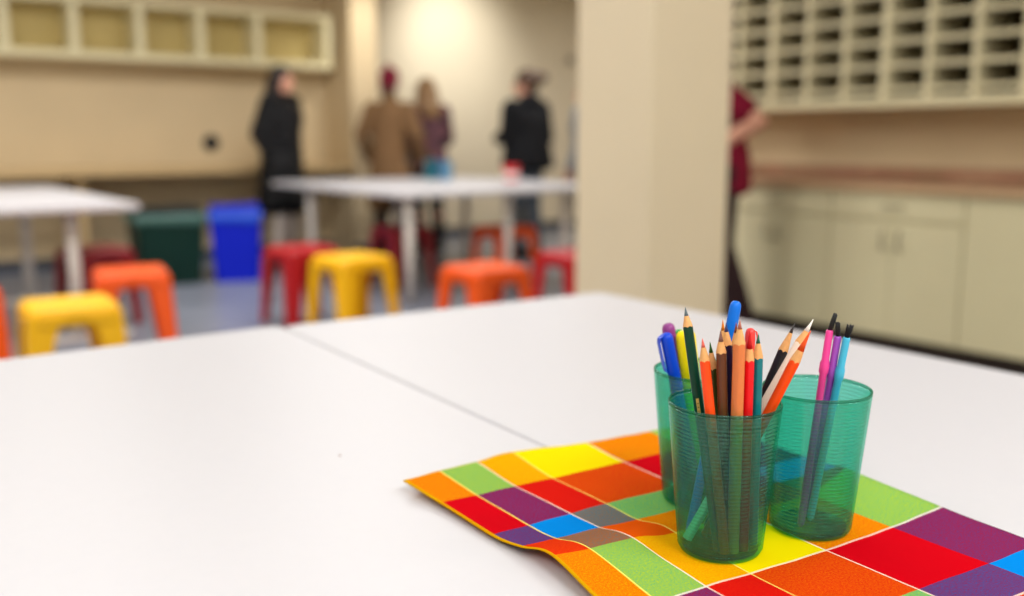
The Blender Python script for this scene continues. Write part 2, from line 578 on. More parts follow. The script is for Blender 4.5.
S_YEL = mat('yellow stool paint', rgb(250, 190, 4), 0.38, 0.45)
S_ORA = mat('orange stool paint', rgb(242, 88, 14), 0.38, 0.45)
S_RED = mat('red stool paint', rgb(176, 14, 28), 0.38, 0.45)
S_DRED = mat('dark red stool paint', rgb(138, 22, 34), 0.40, 0.45)
G = 'small square metal stools'
st = thing('metal_stool', 'yellow stool in front of the table at the left', 'stool', (0.805, 4.13, 0), radians(-3), G)
stool_parts(st, S_YEL)
def stool(label, x, y, rz, m, h=None):
    r = part_copy(st, label, (x, y, 0), radians(rz), m)
    if h:
        r.scale = (1, 1, h / 0.46)
    return r
stool('orange stool beside the yellow one near the green bin', 1.265, 4.98, -10, S_ORA)
stool('dark red stool tucked behind the orange stool under the left table', 1.36, 6.13, 10, S_DRED)
stool('red orange stool cut by the left edge of the photo', 0.475, 4.92, 5, S_ORA)
stool('bright red stool beside a yellow one in front of the long-haired person', 2.375, 5.44, 5, S_RED)
stool('yellow stool in front of the middle white table, beside the red stool', 2.42, 4.86, 8, S_YEL)
stool('bright orange stool nearest the column, beside the table leg', 2.77, 4.06, 3, S_ORA)
stool('orange stool under the far table by the blue jeans', 4.19, 5.88, 6, S_ORA)
stool('red stool half hidden behind the column', 3.55, 4.27, 4, S_RED)
stool('dark red stool under the middle white table, behind the yellow stool', 3.58, 6.36, 2, S_DRED)

# ------------------------------------------------------------------ bins
def bin_(label, loc, rz, w, d, h, m, mdark, liner):
    t = thing('waste_bin', label, 'bin', loc, radians(rz), 'open bins along the counter')
    k = 0.86
    def ringr(fx, z, ins=0):
        a, b = w / 2 * fx - ins, d / 2 * fx - ins
        return [(p.x, p.y, z) for p in round_quad([(-a, -b), (a, -b), (a, b), (-a, b)], 0.04, 5)]
    rings = [ringr(k, 0.0), ringr(1.0, h - .03), ringr(1.03, h - .03), ringr(1.03, h), ringr(1.0, h), ringr(1.0, h - .03, .006), ringr(k, 0.012, .006)]
    n = len(rings[0])
    vs = [v for r in rings for v in r]
    fs = [(i * n + q, i * n + (q + 1) % n, (i + 1) * n + (q + 1) % n, (i + 1) * n + q) for i in range(len(rings) - 1) for q in range(n)]
    fs.append(tuple(range(n - 1, -1, -1)))
    fs.append(tuple((len(rings) - 1) * n + q for q in range(n)))
    obj('body', MB().add(vs, fs), m, t, smooth=False)
    # plastic bag folded over the rim
    import math as _m
    rr = [ringr(1.035, h - .066), ringr(1.045, h - .056), ringr(1.045, h - .02), ringr(1.045, h + .004), ringr(1.01, h + .004), ringr(.99, h - .012, .008)]
    wob = []
    for i, r in enumerate(rr):
        for q, (x, y, z) in enumerate(r):
            s = 1 + 0.006 * sin(q * 2.3 + i)
            wob.append((x * s, y * s, z + (0.012 * sin(q * 1.7) if i < 2 else 0)))
    fs = [(i * n + q, i * n + (q + 1) % n, (i + 1) * n + (q + 1) % n, (i + 1) * n + q) for i in range(len(rr) - 1) for q in range(n)]
    inner = [ringr(.86, h + .030), ringr(.93, h + .052), ringr(.955, h + .030), ringr(.965, h - .01), ringr(.93, h - .2, .012), ringr(k, 0.02, .012)]
    inner = [[(x, y, z + (.010 * sin(q * 1.3) if i < 2 else 0)) for q, (x, y, z) in enumerate(r)] for i, r in enumerate(inner)]
    ib = MB().add([v for r in inner for v in r], [(i * n + q, i * n + (q + 1) % n, (i + 1) * n + (q + 1) % n, (i + 1) * n + q) for i in range(5) for q in range(n)] + [tuple(5 * n + q for q in range(n))])
    obj('inner_bag', ib, mdark, t, smooth=True)
    obj('bag_liner', MB().add(wob, fs), liner, t, smooth=True)
    return t
M_GREENBIN = mat('dark green plastic', rgb(4, 44, 36), 0.5, 0.25)
M_BLUEBIN = mat('blue plastic', rgb(2, 30, 196), 0.5, 0.25)
M_LIN_G = mat('clouded green liner', rgb(70, 108, 100), 0.35, 0.5, bump=0.3, bscale=30)
M_LIN_B = mat('clouded blue liner', rgb(30, 84, 214), 0.35, 0.5, bump=0.3, bscale=30)
bin_('dark green bin with folded liner beneath the counter', (2.21, 7.60, 0), -4, 0.50, 0.46, 0.535, M_GREENBIN, mat('black bag', rgb(16, 20, 20), 0.5, 0.3), M_LIN_G)
bin_('bright blue recycling bin beside the green bin', (2.72, 7.48, 0), -20, 0.385, 0.42, 0.535, M_BLUEBIN, mat('blue bag', rgb(4, 30, 170), 0.5, 0.3), M_LIN_B)

# ------------------------------------------------------------------ things on the far table
def plain_cup(label, x, y, m, r=0.04, h=0.115, name='plastic_cup', cat='cup'):
    t = thing(name, label, cat, (x, y, 0.75))
    obj('cup_wall', MB().lathe([(r * .78, 0), (r * .8, 0.002), (r, h), (r * 1.03, h), (r * 1.03, h - .004), (r * .96, h - .002), (r * .74, .006)], 28), m, t, smooth=True)
    return t
plain_cup('teal cup of pencils on the far white table', 4.38, 7.24, mat('teal plastic', rgb(30, 122, 138), 0.4), 0.056, 0.17)
plain_cup('deep blue cup of pencils between teal and pale blue cups', 4.52, 7.36, mat('deep blue plastic', rgb(24, 84, 150), 0.4), 0.056, 0.17)
plain_cup('pale blue cup of pencils on the far white table', 4.44, 7.09, mat('pale blue plastic', rgb(104, 160, 196), 0.4), 0.056, 0.16)
for (x, y, c, l) in ((4.375, 7.24, rgb(196, 150, 40), 'yellow pencil in the teal cup on the far table'), (4.53, 7.36, rgb(150, 40, 40), 'red pencil in the deep blue cup on the far table')):
    t = thing('far_pencil', l, 'pencil', (x, y, 0.757), 0, 'pencils on the far table')
    obj('barrel', MB().lathe([(0.004, 0), (0.004, 0.205)], 6), mat('far pencil %d' % int(c[0] * 1000), c, 0.45), t)
    obj('sharpened_tip', MB().lathe([(0.004, 0.205), (0.0008, 0.225)], 6), mat('pencil wood', rgb(214, 160, 104), 0.6), t)
t = thing('red_cup', 'red and white cup on the far table before the black hoodie', 'cup', (4.70, 6.50, 0.75))
obj('cup_wall', MB().lathe([(0.050, 0), (0.053, .003), (0.070, .13), (0.072, .134), (0.068, .132), (0.048, .008)], 28), mat('bright red plastic', rgb(222, 30, 36), 0.4), t, smooth=True)
obj('white_band', MB().lathe([(0.0585, 0.030), (0.0645, 0.078), (0.0630, 0.078), (0.0570, 0.030)], 28), mat('white print', rgb(238, 232, 230), 0.5), t, smooth=True)['label'] = 'white band around the cup'

# a round thermostat high on the far wall
t = thing('wall_thermostat', 'small grey round fixture on the far wall by the column', 'wall fixture', (7.66, 9.4, 2.04))
obj('back_plate', MB().lathe([(0.07, 0), (0.07, 0.012), (0.06, 0.018)], 24, M=RX), mat('grey plate', rgb(196, 184, 160), 0.5), t, smooth=True)
obj('dial', MB().lathe([(0.045, 0.018), (0.045, 0.035), (0.035, 0.04)], 24, M=RX), mat('dark dial', rgb(140, 130, 114), 0.5), t, smooth=True)

# ------------------------------------------------------------------ people
M_SKIN = mat('skin', rgb(224, 166, 140), 0.5, 0.35, noise=0.04, nscale=30)
M_EYE = mat('eye', rgb(40, 30, 26), 0.2, 0.5)
M_LIP = mat('lip', rgb(176, 92, 86), 0.45, 0.35)
M_SHOE = mat('dark shoe', rgb(40, 36, 36), 0.5, 0.4)

def person(label, loc, heading, height=1.70, arms=None, legs=None, turn=0.0, group='people in the background'):
    """builds the bare figure; returns the root, scale, joints and the head frame. local axes: x right, y forward, z up"""
    k = height / 1.70
    rz = atan2(heading.y, heading.x) - pi / 2
    root = thing('person', label, 'person', loc, rz, group)
    J = dict(pelvis=(0, 0, .93), waist=(0, 0, 1.06), chest=(0, .005, 1.27), neck=(0, 0, 1.45), head=(0, .015, 1.585))
    for s, n in ((-1, 'l'), (1, 'r')):
        J['sh' + n] = (s * .175, -.005, 1.385)
        J['el' + n] = (s * .225, -.03, 1.11)
        J['wr' + n] = (s * .235, .06, .875)
        J['hip' + n] = (s * .09, 0, .90)
        J['kn' + n] = (s * .10, .015, .49)
        J['an' + n] = (s * .11, -.02, .085)
        J['toe' + n] = (s * .13, .13, .045)
    for d in (arms, legs):
        if d:
            J.update(d)
    J = {a: Vector(b) * k for a, b in J.items()}
    HR = Matrix.Rotation(turn, 3, 'Z')
    hc = J['head']
    mb = MB()
    # torso
    mb.ball(J['pelvis'], (.155 * k, .105 * k, .11 * k))
    mb.ball(J['pelvis'] + Vector((0, -.04, -.04)) * k, (.14 * k, .09 * k, .10 * k))
    mb.ball(J['waist'], (.135 * k, .092 * k, .12 * k))
    mb.ball(J['chest'], (.158 * k, .108 * k, .16 * k))
    mb.ball((J['shl'] + J['shr']) / 2 + Vector((0, 0, -.01)) * k, (.165 * k, .085 * k, .07 * k))
    mb.limb(J['neck'] + Vector((0, -.01, -.06)) * k, .062 * k, hc + Vector((0, -.015, -.05)) * k, .052 * k)
    # head with brow, nose, chin and ears
    def hp(x, y, z):
        return hc + HR @ (Vector((x, y, z)) * k)
    mb.ball(hp(0, -.012, .022), (.074 * k, .092 * k, .092 * k), M=HR)
    mb.ball(hp(0, .022, -.035), (.058 * k, .064 * k, .078 * k), M=HR)
    mb.ball(hp(0, .062, -.092), (.026 * k, .022 * k, .02 * k), M=HR)
    mb.ball(hp(0, .074, .022), (.05 * k, .014 * k, .012 * k), M=HR)
    mb.limb(hp(0, .084, .012), .009 * k, hp(0, .103, -.028), .014 * k)
    mb.ball(hp(0, .078, -.062), (.026 * k, .012 * k, .014 * k), M=HR)
    for s in (-1, 1):
        mb.ball(hp(s * .074, -.012, -.008), (.011 * k, .02 * k, .032 * k), M=HR)
        mb.ball(hp(s * .04, .052, -.02), (.024 * k, .022 * k, .022 * k), M=HR)
    # limbs
    for n, s in (('l', -1), ('r', 1)):
        mb.chain([(J['sh' + n], .056 * k), (J['sh' + n].lerp(J['el' + n], .45), .046 * k), (J['el' + n], .038 * k), (J['el' + n].lerp(J['wr' + n], .35), .038 * k), (J['wr' + n], .026 * k)])
        d = (J['wr' + n] - J['el' + n]).normalized()
        side = Vector((0, 1, 0)) if abs(d.y) < .75 else Vector((0, 0, 1))
        side = (side - d * side.dot(d)).normalized()
        nrm = d.cross(side)
        if nrm.x * s > 0:
            nrm = -nrm              # palm side faces the body
        palm = J['wr' + n] + d * .05 * k
        Mh = Matrix((side, nrm, d)).transposed()
        mb.ball(palm, (.040 * k, .016 * k, .052 * k), M=Mh)
        for i, (o, L) in enumerate(((.028, .068), (.010, .078), (-.009, .072), (-.027, .056))):
            b = palm + side * o * k + d * .035 * k
            m1 = b + (d * .8 + nrm * .22).normalized() * L * .55 * k
            m2 = m1 + (d * .6 + nrm * .65).normalized() * L * .45 * k
            mb.chain([(b, .0092 * k), (m1, .0086 * k), (m2, .0072 * k)], 8)
        tb = palm + side * .034 * k - d * .02 * k
        t1 = tb + (side * .7 + d * .7 + nrm * .2).normalized() * .034 * k
        t2 = t1 + (side * .2 + d * .9 + nrm * .3).normalized() * .028 * k
        mb.chain([(tb, .012 * k), (t1, .0105 * k), (t2, .0085 * k)], 8)
        mb.chain([(J['hip' + n], .088 * k), (J['hip' + n].lerp(J['kn' + n], .4), .076 * k), (J['kn' + n], .054 * k), (J['kn' + n].lerp(J['an' + n], .3) + Vector((0, -.015, 0)) * k, .054 * k), (J['an' + n], .036 * k)])
        mb.chain([(J['an' + n] + Vector((0, -.03, -.05)) * k, .032 * k), (J['toe' + n] + Vector((0, -.04, -.005)) * k, .036 * k), (J['toe' + n], .03 * k)])
    obj('body', remeshed(mb, 'body', .0075, 3), M_SKIN, root)
    for s in (-1, 1):
        obj('eye', MB().ball(hp(s * .032, .066, .004), .0125 * k), M_EYE, root, smooth=True)
    obj('lips', MB().ball(hp(0, .088, -.058), (.022 * k, .006 * k, .008 * k), M=HR), M_LIP, root, smooth=True)
    return root, k, J, hp, HR

def shoes(root, k, J, m):
    for n in 'lr':
        mb = MB()
        a, t = J['an' + n], J['toe' + n]
        f = (t - a); f.z = 0; f.normalize()
        zb = .052 * k + min(0, 0)
        base = min(a.z - .085 * k, t.z - .045 * k)
        mb.chain([(Vector((a.x, a.y, base + .052 * k)) - f * .035 * k, .05 * k), (Vector((t.x, t.y, base + .052 * k)) - f * .03 * k, .05 * k), (Vector((t.x, t.y, base + .047 * k)) + f * .03 * k, .044 * k)])
        mb.ball((a.x, a.y, base + .10 * k), (.05 * k, .055 * k, .06 * k))
        obj('shoe', remeshed(mb, 'shoe', .012, 3), m, root)

def trousers(root, k, J, m, loose=1.0, flare=0.0):
    mb = MB()
    mb.ball(J['pelvis'] + Vector((0, 0, .02)) * k, (.172 * k, .122 * k, .14 * k))
    mb.ball(J['pelvis'] + Vector((0, -.05, -.04)) * k, (.155 * k, .10 * k, .115 * k))
    for n in 'lr':
        an = J['an' + n] + Vector((0, 0, .0)) * k
        mb.chain([(J['hip' + n], .106 * k * loose), (J['hip' + n].lerp(J['kn' + n], .4), .092 * k * loose), (J['kn' + n], .072 * k * loose), (J['kn' + n].lerp(an, .4), .072 * k * (loose + flare * .5)), (an + Vector((0, 0, .02)) * k, .062 * k * (loose + flare))])
    obj('trousers', remeshed(mb, 'trousers', .013, 4), m, root)

def top_garment(root, k, J, m, name, hem, sleeve=1.0, bulk=1.0, hood=False, collar=True, vox=.013, hemw=1.0, step=.028):
    """jacket, coat or shirt; hem is the height it ends at, sleeve how far down the arm (1 = wrist, .5 = elbow)"""
    mb = MB()
    b = bulk
    mb.ball(J['chest'], (.180 * k * b, .132 * k * b, .175 * k))
    mb.ball((J['shl'] + J['shr']) / 2 + Vector((0, 0, -.03)) * k, (.18 * k * b, .105 * k * b, .085 * k))
    ztop, zbot = J['chest'].z, hem * k
    n = max(3, int((ztop - zbot) / (step * k)))
    for i in range(n + 1):
        q = i / n
        z = ztop + (zbot + .06 * k - ztop) * q
        w = (.178 - .018 * sin(min(1, q * 1.6) * pi) + .035 * hemw * q * q) * k * b
        dpt = (.130 - .006 * sin(q * pi) + .040 * hemw * q) * k * b
        mb.ball((J['waist'].x * (1 - q), J['chest'].y * max(0, 1 - q * 1.6) - (.012 + .014 * q) * k, z), (w, dpt, (.085 if step > .05 else .06) * k))
    if collar:
        mb.chain([(J['neck'] + Vector((0, -.012, -.07)) * k, .088 * k), (J['neck'] + Vector((0, -.012, -.005)) * k, .074 * k)])
    if hood:
        mb.ball(J['neck'] + Vector((0, -.075, -.03)) * k, (.12 * k, .075 * k, .085 * k))
    for s in 'lr':
        e, w = J['el' + s], J['wr' + s]
        pts = [(J['sh' + s], .078 * k * b)]
        if sleeve <= .5:
            pts += [(J['sh' + s].lerp(e, sleeve * 2), .070 * k * b)]
        else:
            pts += [(J['sh' + s].lerp(e, .5), .068 * k * b), (e, .060 * k * b), (e.lerp(w, (sleeve - .5) * 2), .047 * k * b)]
        mb.chain(pts)
    return obj(name, remeshed(mb, name, vox, 4), m, root)

def long_hair(root, k, hp, HR, m, length, width=.095, back=.0):
    mb = MB()
    mb.ball(hp(0, -.022, .034), (.087 * k, .100 * k, .095 * k), M=HR)
    mb.ball(hp(0, -.055, -.02), (.088 * k, .075 * k, .11 * k), M=HR)
    for s in (-1, 1):
        mb.chain([(hp(s * .062, -.01, .05), .034 * k), (hp(s * .080, -.005, -.05), .032 * k), (hp(s * .085, -.01, -.16), .034 * k), (hp(s * .08, -.02 + back, -length * .8), .03 * k)])
    for x in (-.05, 0, .05):
        mb.chain([(hp(x, -.07, 0), .045 * k), (hp(x * 1.1, -.105, -.14), .045 * k), (hp(x * 1.2, -.135 + back, -length * .7), .042 * k), (hp(x * 1.1, -.14 + back, -length), .026 * k)])
    obj('hair', remeshed(mb, 'hair', .011, 4), m, root)

M_BLACKPUFF = mat('black quilted nylon', rgb(14, 14, 17), 0.6, 0.25)
# horizontal quilting for the puffer coat
def quilt(m, scale):
    nt = m.node_tree
    p = nt.nodes['Principled BSDF']
    tc = nt.nodes.new('ShaderNodeTexCoord')
    w = nt.nodes.new('ShaderNodeTexWave')
    w.wave_type = 'BANDS'
    w.bands_direction = 'Z'
    w.inputs['Scale'].default_value = scale
    w.inputs['Distortion'].default_value = 0.6
    b = nt.nodes.new('ShaderNodeBump')
    b.inputs['Strength'].default_value = 0.8
    b.inputs['Distance'].default_value = 0.02
    nt.links.new(tc.outputs['Object'], w.inputs['Vector'])
    nt.links.new(w.outputs['Fac'], b.inputs['Height'])
    nt.links.new(b.outputs['Normal'], p.inputs['Normal'])
quilt(M_BLACKPUFF, 5.0)
M_DARKHAIR = mat('dark brown hair', rgb(36, 24, 22), 0.45, 0.4, noise=0.2, nscale=40)
M_LIGHTHAIR = mat('light brown hair', rgb(134, 102, 66), 0.5, 0.4, noise=0.2, nscale=40)
M_BROWNHAIR = mat('brown hair', rgb(70, 48, 34), 0.5, 0.4, noise=0.2, nscale=40)

# 1 long dark hair, black quilted coat, seen from the side
p1 = person('person with long dark hair in black quilted coat beside the counter', (3.37, 8.03, 0), RIGHT * .92 - FWD * .22, 1.71,
            arms=dict(ell=(-.25, -.09, 1.13), elr=(.25, -.09, 1.13), wrl=(-.15, -.02, .93), wrr=(.15, -.02, .93)), turn=radians(-8))
top_garment(*p1[:3], M_BLACKPUFF, 'quilted_coat', .46, 1.0, 1.28, hood=True, step=.085)
trousers(*p1[:3], mat('light grey trousers', rgb(206, 194, 182), 0.7, 0.2), 1.0)
shoes(*p1[:3], M_SHOE)
long_hair(p1[0], p1[1], p1[3], p1[4], M_DARKHAIR, .42)

# 2 brown coat and maroon knitted hat, back turned
p2 = person('person in brown coat and maroon knit hat, back turned', (4.39, 7.97, 0), FWD * .95 + RIGHT * .2, 1.72,
            arms=dict(shl=(-.165, -.005, 1.345), shr=(.165, -.005, 1.345), ell=(-.26, -.05, 1.12), elr=(.27, -.05, 1.12), wrl=(-.24, .10, .92), wrr=(.25, .10, .92)))
top_garment(*p2[:3], mat('brown wool', rgb(122, 92, 62), 0.8, 0.2, noise=0.08, nscale=15), 'coat', .42, 1.0, 1.04)
trousers(*p2[:3], mat('grey brown trousers', rgb(92, 80, 70), 0.8, 0.2), 1.0)
shoes(*p2[:3], M_SHOE)
mb = MB()
mb.ball(p2[3](0, -.012, .045), (.092, .106, .098), M=p2[4])
mb.ball(p2[3](0, -.03, -.01), (.086, .088, .075), M=p2[4])
mb.ball(p2[3](0, -.03, .145), (.03, .03, .025), M=p2[4])
obj('knit_hat', remeshed(mb, 'knit_hat', .01, 3), mat('maroon knit', rgb(112, 24, 44), 0.8, 0.2, bump=0.5, bscale=120), p2[0])
mb = MB()
mb.chain([(p2[3](-.05, -.06, -.06), .035), (p2[3](0, -.085, -.08), .04), (p2[3](.05, -.06, -.06), .035)])
obj('hair', remeshed(mb, 'hair', .011, 3), M_BROWNHAIR, p2[0])

# 3 light brown hair, plaid shirt, black trousers
def plaid_mat():
    m = bpy.data.materials.new('maroon plaid')
    m.use_nodes = True
    nt = m.node_tree
    p = nt.nodes['Principled BSDF']
    p.inputs['Roughness'].default_value = 0.8
    tc = nt.nodes.new('ShaderNodeTexCoord')
    ck = nt.nodes.new('ShaderNodeTexChecker')
    ck.inputs['Scale'].default_value = 9
    ck.inputs['Color1'].default_value = rgb(64, 36, 46)
    ck.inputs['Color2'].default_value = rgb(104, 62, 70)
    nt.links.new(tc.outputs['Object'], ck.inputs['Vector'])
    nt.links.new(ck.outputs['Color'], p.inputs['Base Color'])
    return m
p3 = person('person with light brown hair in maroon plaid shirt and black trousers', (4.87, 8.12, 0), FWD * .85 - RIGHT * .45, 1.665,
            arms=dict(elr=(.24, .02, 1.12), wrr=(.20, .22, 1.02), wrl=(-.18, .2, 1.0)))
top_garment(*p3[:3], plaid_mat(), 'plaid_shirt', .80, 1.0, 1.0, collar=True)
trousers(*p3[:3], mat('black trousers', rgb(20, 18, 20), 0.7, 0.3), .92)
shoes(*p3[:3], M_SHOE)
long_hair(p3[0], p3[1], p3[3], p3[4], M_LIGHTHAIR, .25)

# 4 black hooded top, hair tied up, face turned to the left
p4 = person('person in black hooded top and jeans with hair tied up', (5.02, 6.93 + .95, 0), FWD * .74 - RIGHT * .67, 1.70,
            arms=dict(shl=(-.17, -.005, 1.355), shr=(.17, -.005, 1.355), ell=(-.22, .0, 1.12), wrl=(-.13, .22, 1.10), elr=(.23, -.02, 1.11), wrr=(.14, .2, 1.06)), turn=radians(38))
p4[0].location = (5.36, 7.19, 0)
top_garment(*p4[:3], mat('black fleece', rgb(15, 16, 20), 0.85, 0.2, noise=0.1, nscale=20), 'hooded_top', .80, 1.0, 1.3, hood=True)
trousers(*p4[:3], mat('blue grey jeans', rgb(92, 104, 120), 0.8, 0.2, noise=0.1, nscale=8), 1.02)
shoes(*p4[:3], M_SHOE)
mb = MB()
mb.ball(p4[3](0, -.024, .038), (.094, .108, .102), M=p4[4])
mb.ball(p4[3](0, -.055, -.02), (.08, .068, .08), M=p4[4])
mb.ball(p4[3](0, -.140, .055), (.058, .065, .056), M=p4[4])
mb.ball(p4[3](0, -.185, .06), (.03, .035, .03), M=p4[4])
obj('hair', remeshed(mb, 'hair', .01, 3), M_BROWNHAIR, p4[0])

# 5 maroon T-shirt at the counter, mostly behind the column
p5 = person('person in maroon T-shirt half hidden behind the column', (4.015, 3.615, 0), -RIGHT * .96 + FWD * .20, 1.75,
            arms=dict(waist=(0, .04, 1.06), chest=(0, .085, 1.25), neck=(0, .18, 1.42), head=(0, .27, 1.535), shl=(-.175, .10, 1.36), shr=(.175, .10, 1.36),
                      elr=(.20, -.20, 1.16), wrr=(.12, .05, .98), ell=(-.20, -.16, 1.16), wrl=(-.12, .08, .99)),
            legs=dict(knr=(.10, -.01, .49), anr=(.11, -.13, .085), toer=(.13, .02, .045)))
top_garment(*p5[:3], mat('maroon cotton', rgb(128, 18, 48), 0.8, 0.2, noise=0.06, nscale=12), 't_shirt', .76, .36, 1.0, collar=False, hemw=.1)
trousers(*p5[:3], mat('dark plum trousers', rgb(52, 34, 38), 0.8, 0.2), .98, .25)
shoes(*p5[:3], M_SHOE)
mb = MB()
mb.ball(p5[3](0, -.022, .034), (.085, .097, .094), M=p5[4])
mb.ball(p5[3](0, -.055, -.02), (.08, .068, .08), M=p5[4])
obj('hair', remeshed(mb, 'hair', .01, 3), M_BROWNHAIR, p5[0])

# 6 grey jacket, only a shoulder shows beside the column
p6 = person('person in grey blue jacket almost wholly behind the column', (5.68, 6.62, 0), FWD * .4 - RIGHT * .9, 1.62)
p6[0].location = (5.96, 7.05, 0)
top_garment(*p6[:3], mat('grey blue cloth', rgb(126, 132, 142), 0.8, 0.2, noise=0.06, nscale=12), 'jacket', .74, 1.0, 1.12)
trousers(*p6[:3], mat('charcoal trousers', rgb(58, 58, 64), 0.8, 0.2), .95)
shoes(*p6[:3], M_SHOE)
mb = MB()
mb.ball(p6[3](0, -.022, .034), (.085, .097, .094), M=p6[4])
mb.ball(p6[3](0, -.055, -.02), (.08, .068, .08), M=p6[4])
obj('hair', remeshed(mb, 'hair', .01, 3), M_BROWNHAIR, p6[0])

# ------------------------------------------------------------------ checked napkin
U = [0, .045, .093, .141, .233, .326, .412]                      # across (seven edges, six bands)
V = [0, .078, .170, .207, .245, .345, .440, .485, .530, .600]    # along (nine bands)
KN = [  # where each crossing of the bands lies on the table
 [(.468,.838),(.512,.840),(.560,.841),(.611,.846),(.700,.823),(.789,.812),(.872,.805)],
 [(.466,.763),(.505,.759),(.550,.757),(.595,.753),(.689,.748),(.782,.742),(.868,.735)],
 [(.462,.671),(.501,.669),(.549,.668),(.593,.668),(.685,.660),(.778,.652),(.864,.646)],
 [(.468,.636),(.502,.631),(.549,.627),(.589,.621),(.682,.614),(.775,.608),(.866,.600)],
 [(.479,.604),(.513,.597),(.558,.592),(.601,.583),(.682,.575),(.772,.569),(.876,.570)],
 [(.452,.496),(.492,.492),(.540,.489),(.586,.484),(.673,.476),(.763,.472),(.847,.473)],
 [(.444,.405),(.486,.400),(.534,.396),(.580,.393),(.670,.389),(.760,.381),(.835,.377)],
 [(.441,.360),(.483,.355),(.531,.351),(.577,.348),(.667,.343),(.757,.336),(.832,.332)],
 [(.438,.315),(.480,.310),(.528,.306),(.574,.303),(.664,.298),(.754,.291),(.829,.287)],
 [(.434,.245),(.476,.240),(.524,.236),(.570,.233),(.660,.228),(.750,.221),(.825,.217)]]
KN[0][0] = (.4675, .836); KN[4][6] = (.868, .594)
LIFT = [
 [.010,.005,.003,.005,.001,.002,.004],
 [.005,.001,.000,.000,.000,.000,.002],
 [.003,.000,.000,.000,.000,.000,.002],
 [.006,.002,.000,.000,.000,.000,.004],
 [.013,.010,.007,.003,.000,.001,.009],
 [.006,.002,.000,.000,.000,.000,.001],
 [.001,.000,.000,.000,.000,.000,.000],
 [0]*7, [0]*7, [0]*7]
CLOTH_Z = 0.7528
def cr(p0, p1, p2, p3, t):
    return p1 + ((p2 - p0) * .5) * t + (p0 - p1 * 2.5 + p2 * 2 - p3 * .5) * t * t + ((p3 - p0) * .5 + (p1 - p2) * 1.5) * t ** 3
def knot(j, i):
    x, y = KN[j][i]
    h = CLOTH_Z + LIFT[j][i]
    q = (H - h) / (H - 0.754)                 # lifted cloth sits a touch nearer
    return Vector((x * q, y * q, h))
K = [[knot(j, i) for i in range(7)] for j in range(10)]
def kk(j, i):
    if i < 0: return K[j][0] * 2 - K[j][1]
    if i > 6: return K[j][6] * 2 - K[j][5]
    return K[j][i]
def row(j, i, t):
    if j < 0: return row(0, i, t) * 2 - row(1, i, t)
    if j > 9: return row(9, i, t) * 2 - row(8, i, t)
    return cr(kk(j, i - 1), kk(j, i), kk(j, i + 1), kk(j, i + 2), t)
N = 10
vs, uv = [], []
nu, nv = 6 * N + 1, 9 * N + 1
for b in range(nv):
    j = min(b // N, 8); tv = (b - j * N) / N
    for a in range(nu):
        i = min(a // N, 5); tu = (a - i * N) / N
        p = cr(row(j - 1, i, tu), row(j, i, tu), row(j + 1, i, tu), row(j + 2, i, tu), tv)
        for cx, cy in ((.6063, .5334), (.7079, .5161), (.6760, .6244)):
            dd = math.hypot(p.x - cx, p.y - cy)
            q = min(1, max(0, (dd - .040) / .03))
            p.z = CLOTH_Z + (p.z - CLOTH_Z) * q * q * (3 - 2 * q)
        p.z = max(p.z, CLOTH_Z) + 0.0004 * (sin(p.x * 130 + p.y * 60) * .5 + .5)
        vs.append(p)
        uv.append(((U[i] + (U[i + 1] - U[i]) * tu) / U[-1], (V[j] + (V[j + 1] - V[j]) * tv) / V[-1]))
fs = [(b * nu + a, (b + 1) * nu + a, (b + 1) * nu + a + 1, b * nu + a + 1) for b in range(nv - 1) for a in range(nu - 1)]
me = bpy.data.meshes.new('napkin')
c0 = Vector((0.66, 0.55, 0.7505))
me.from_pydata([v - c0 for v in vs], [], fs)
ul = me.uv_layers.new(name='weave')
for lp in me.loops:
    ul.data[lp.index].uv = uv[lp.vertex_index]
for p in me.polygons:
    p.use_smooth = True

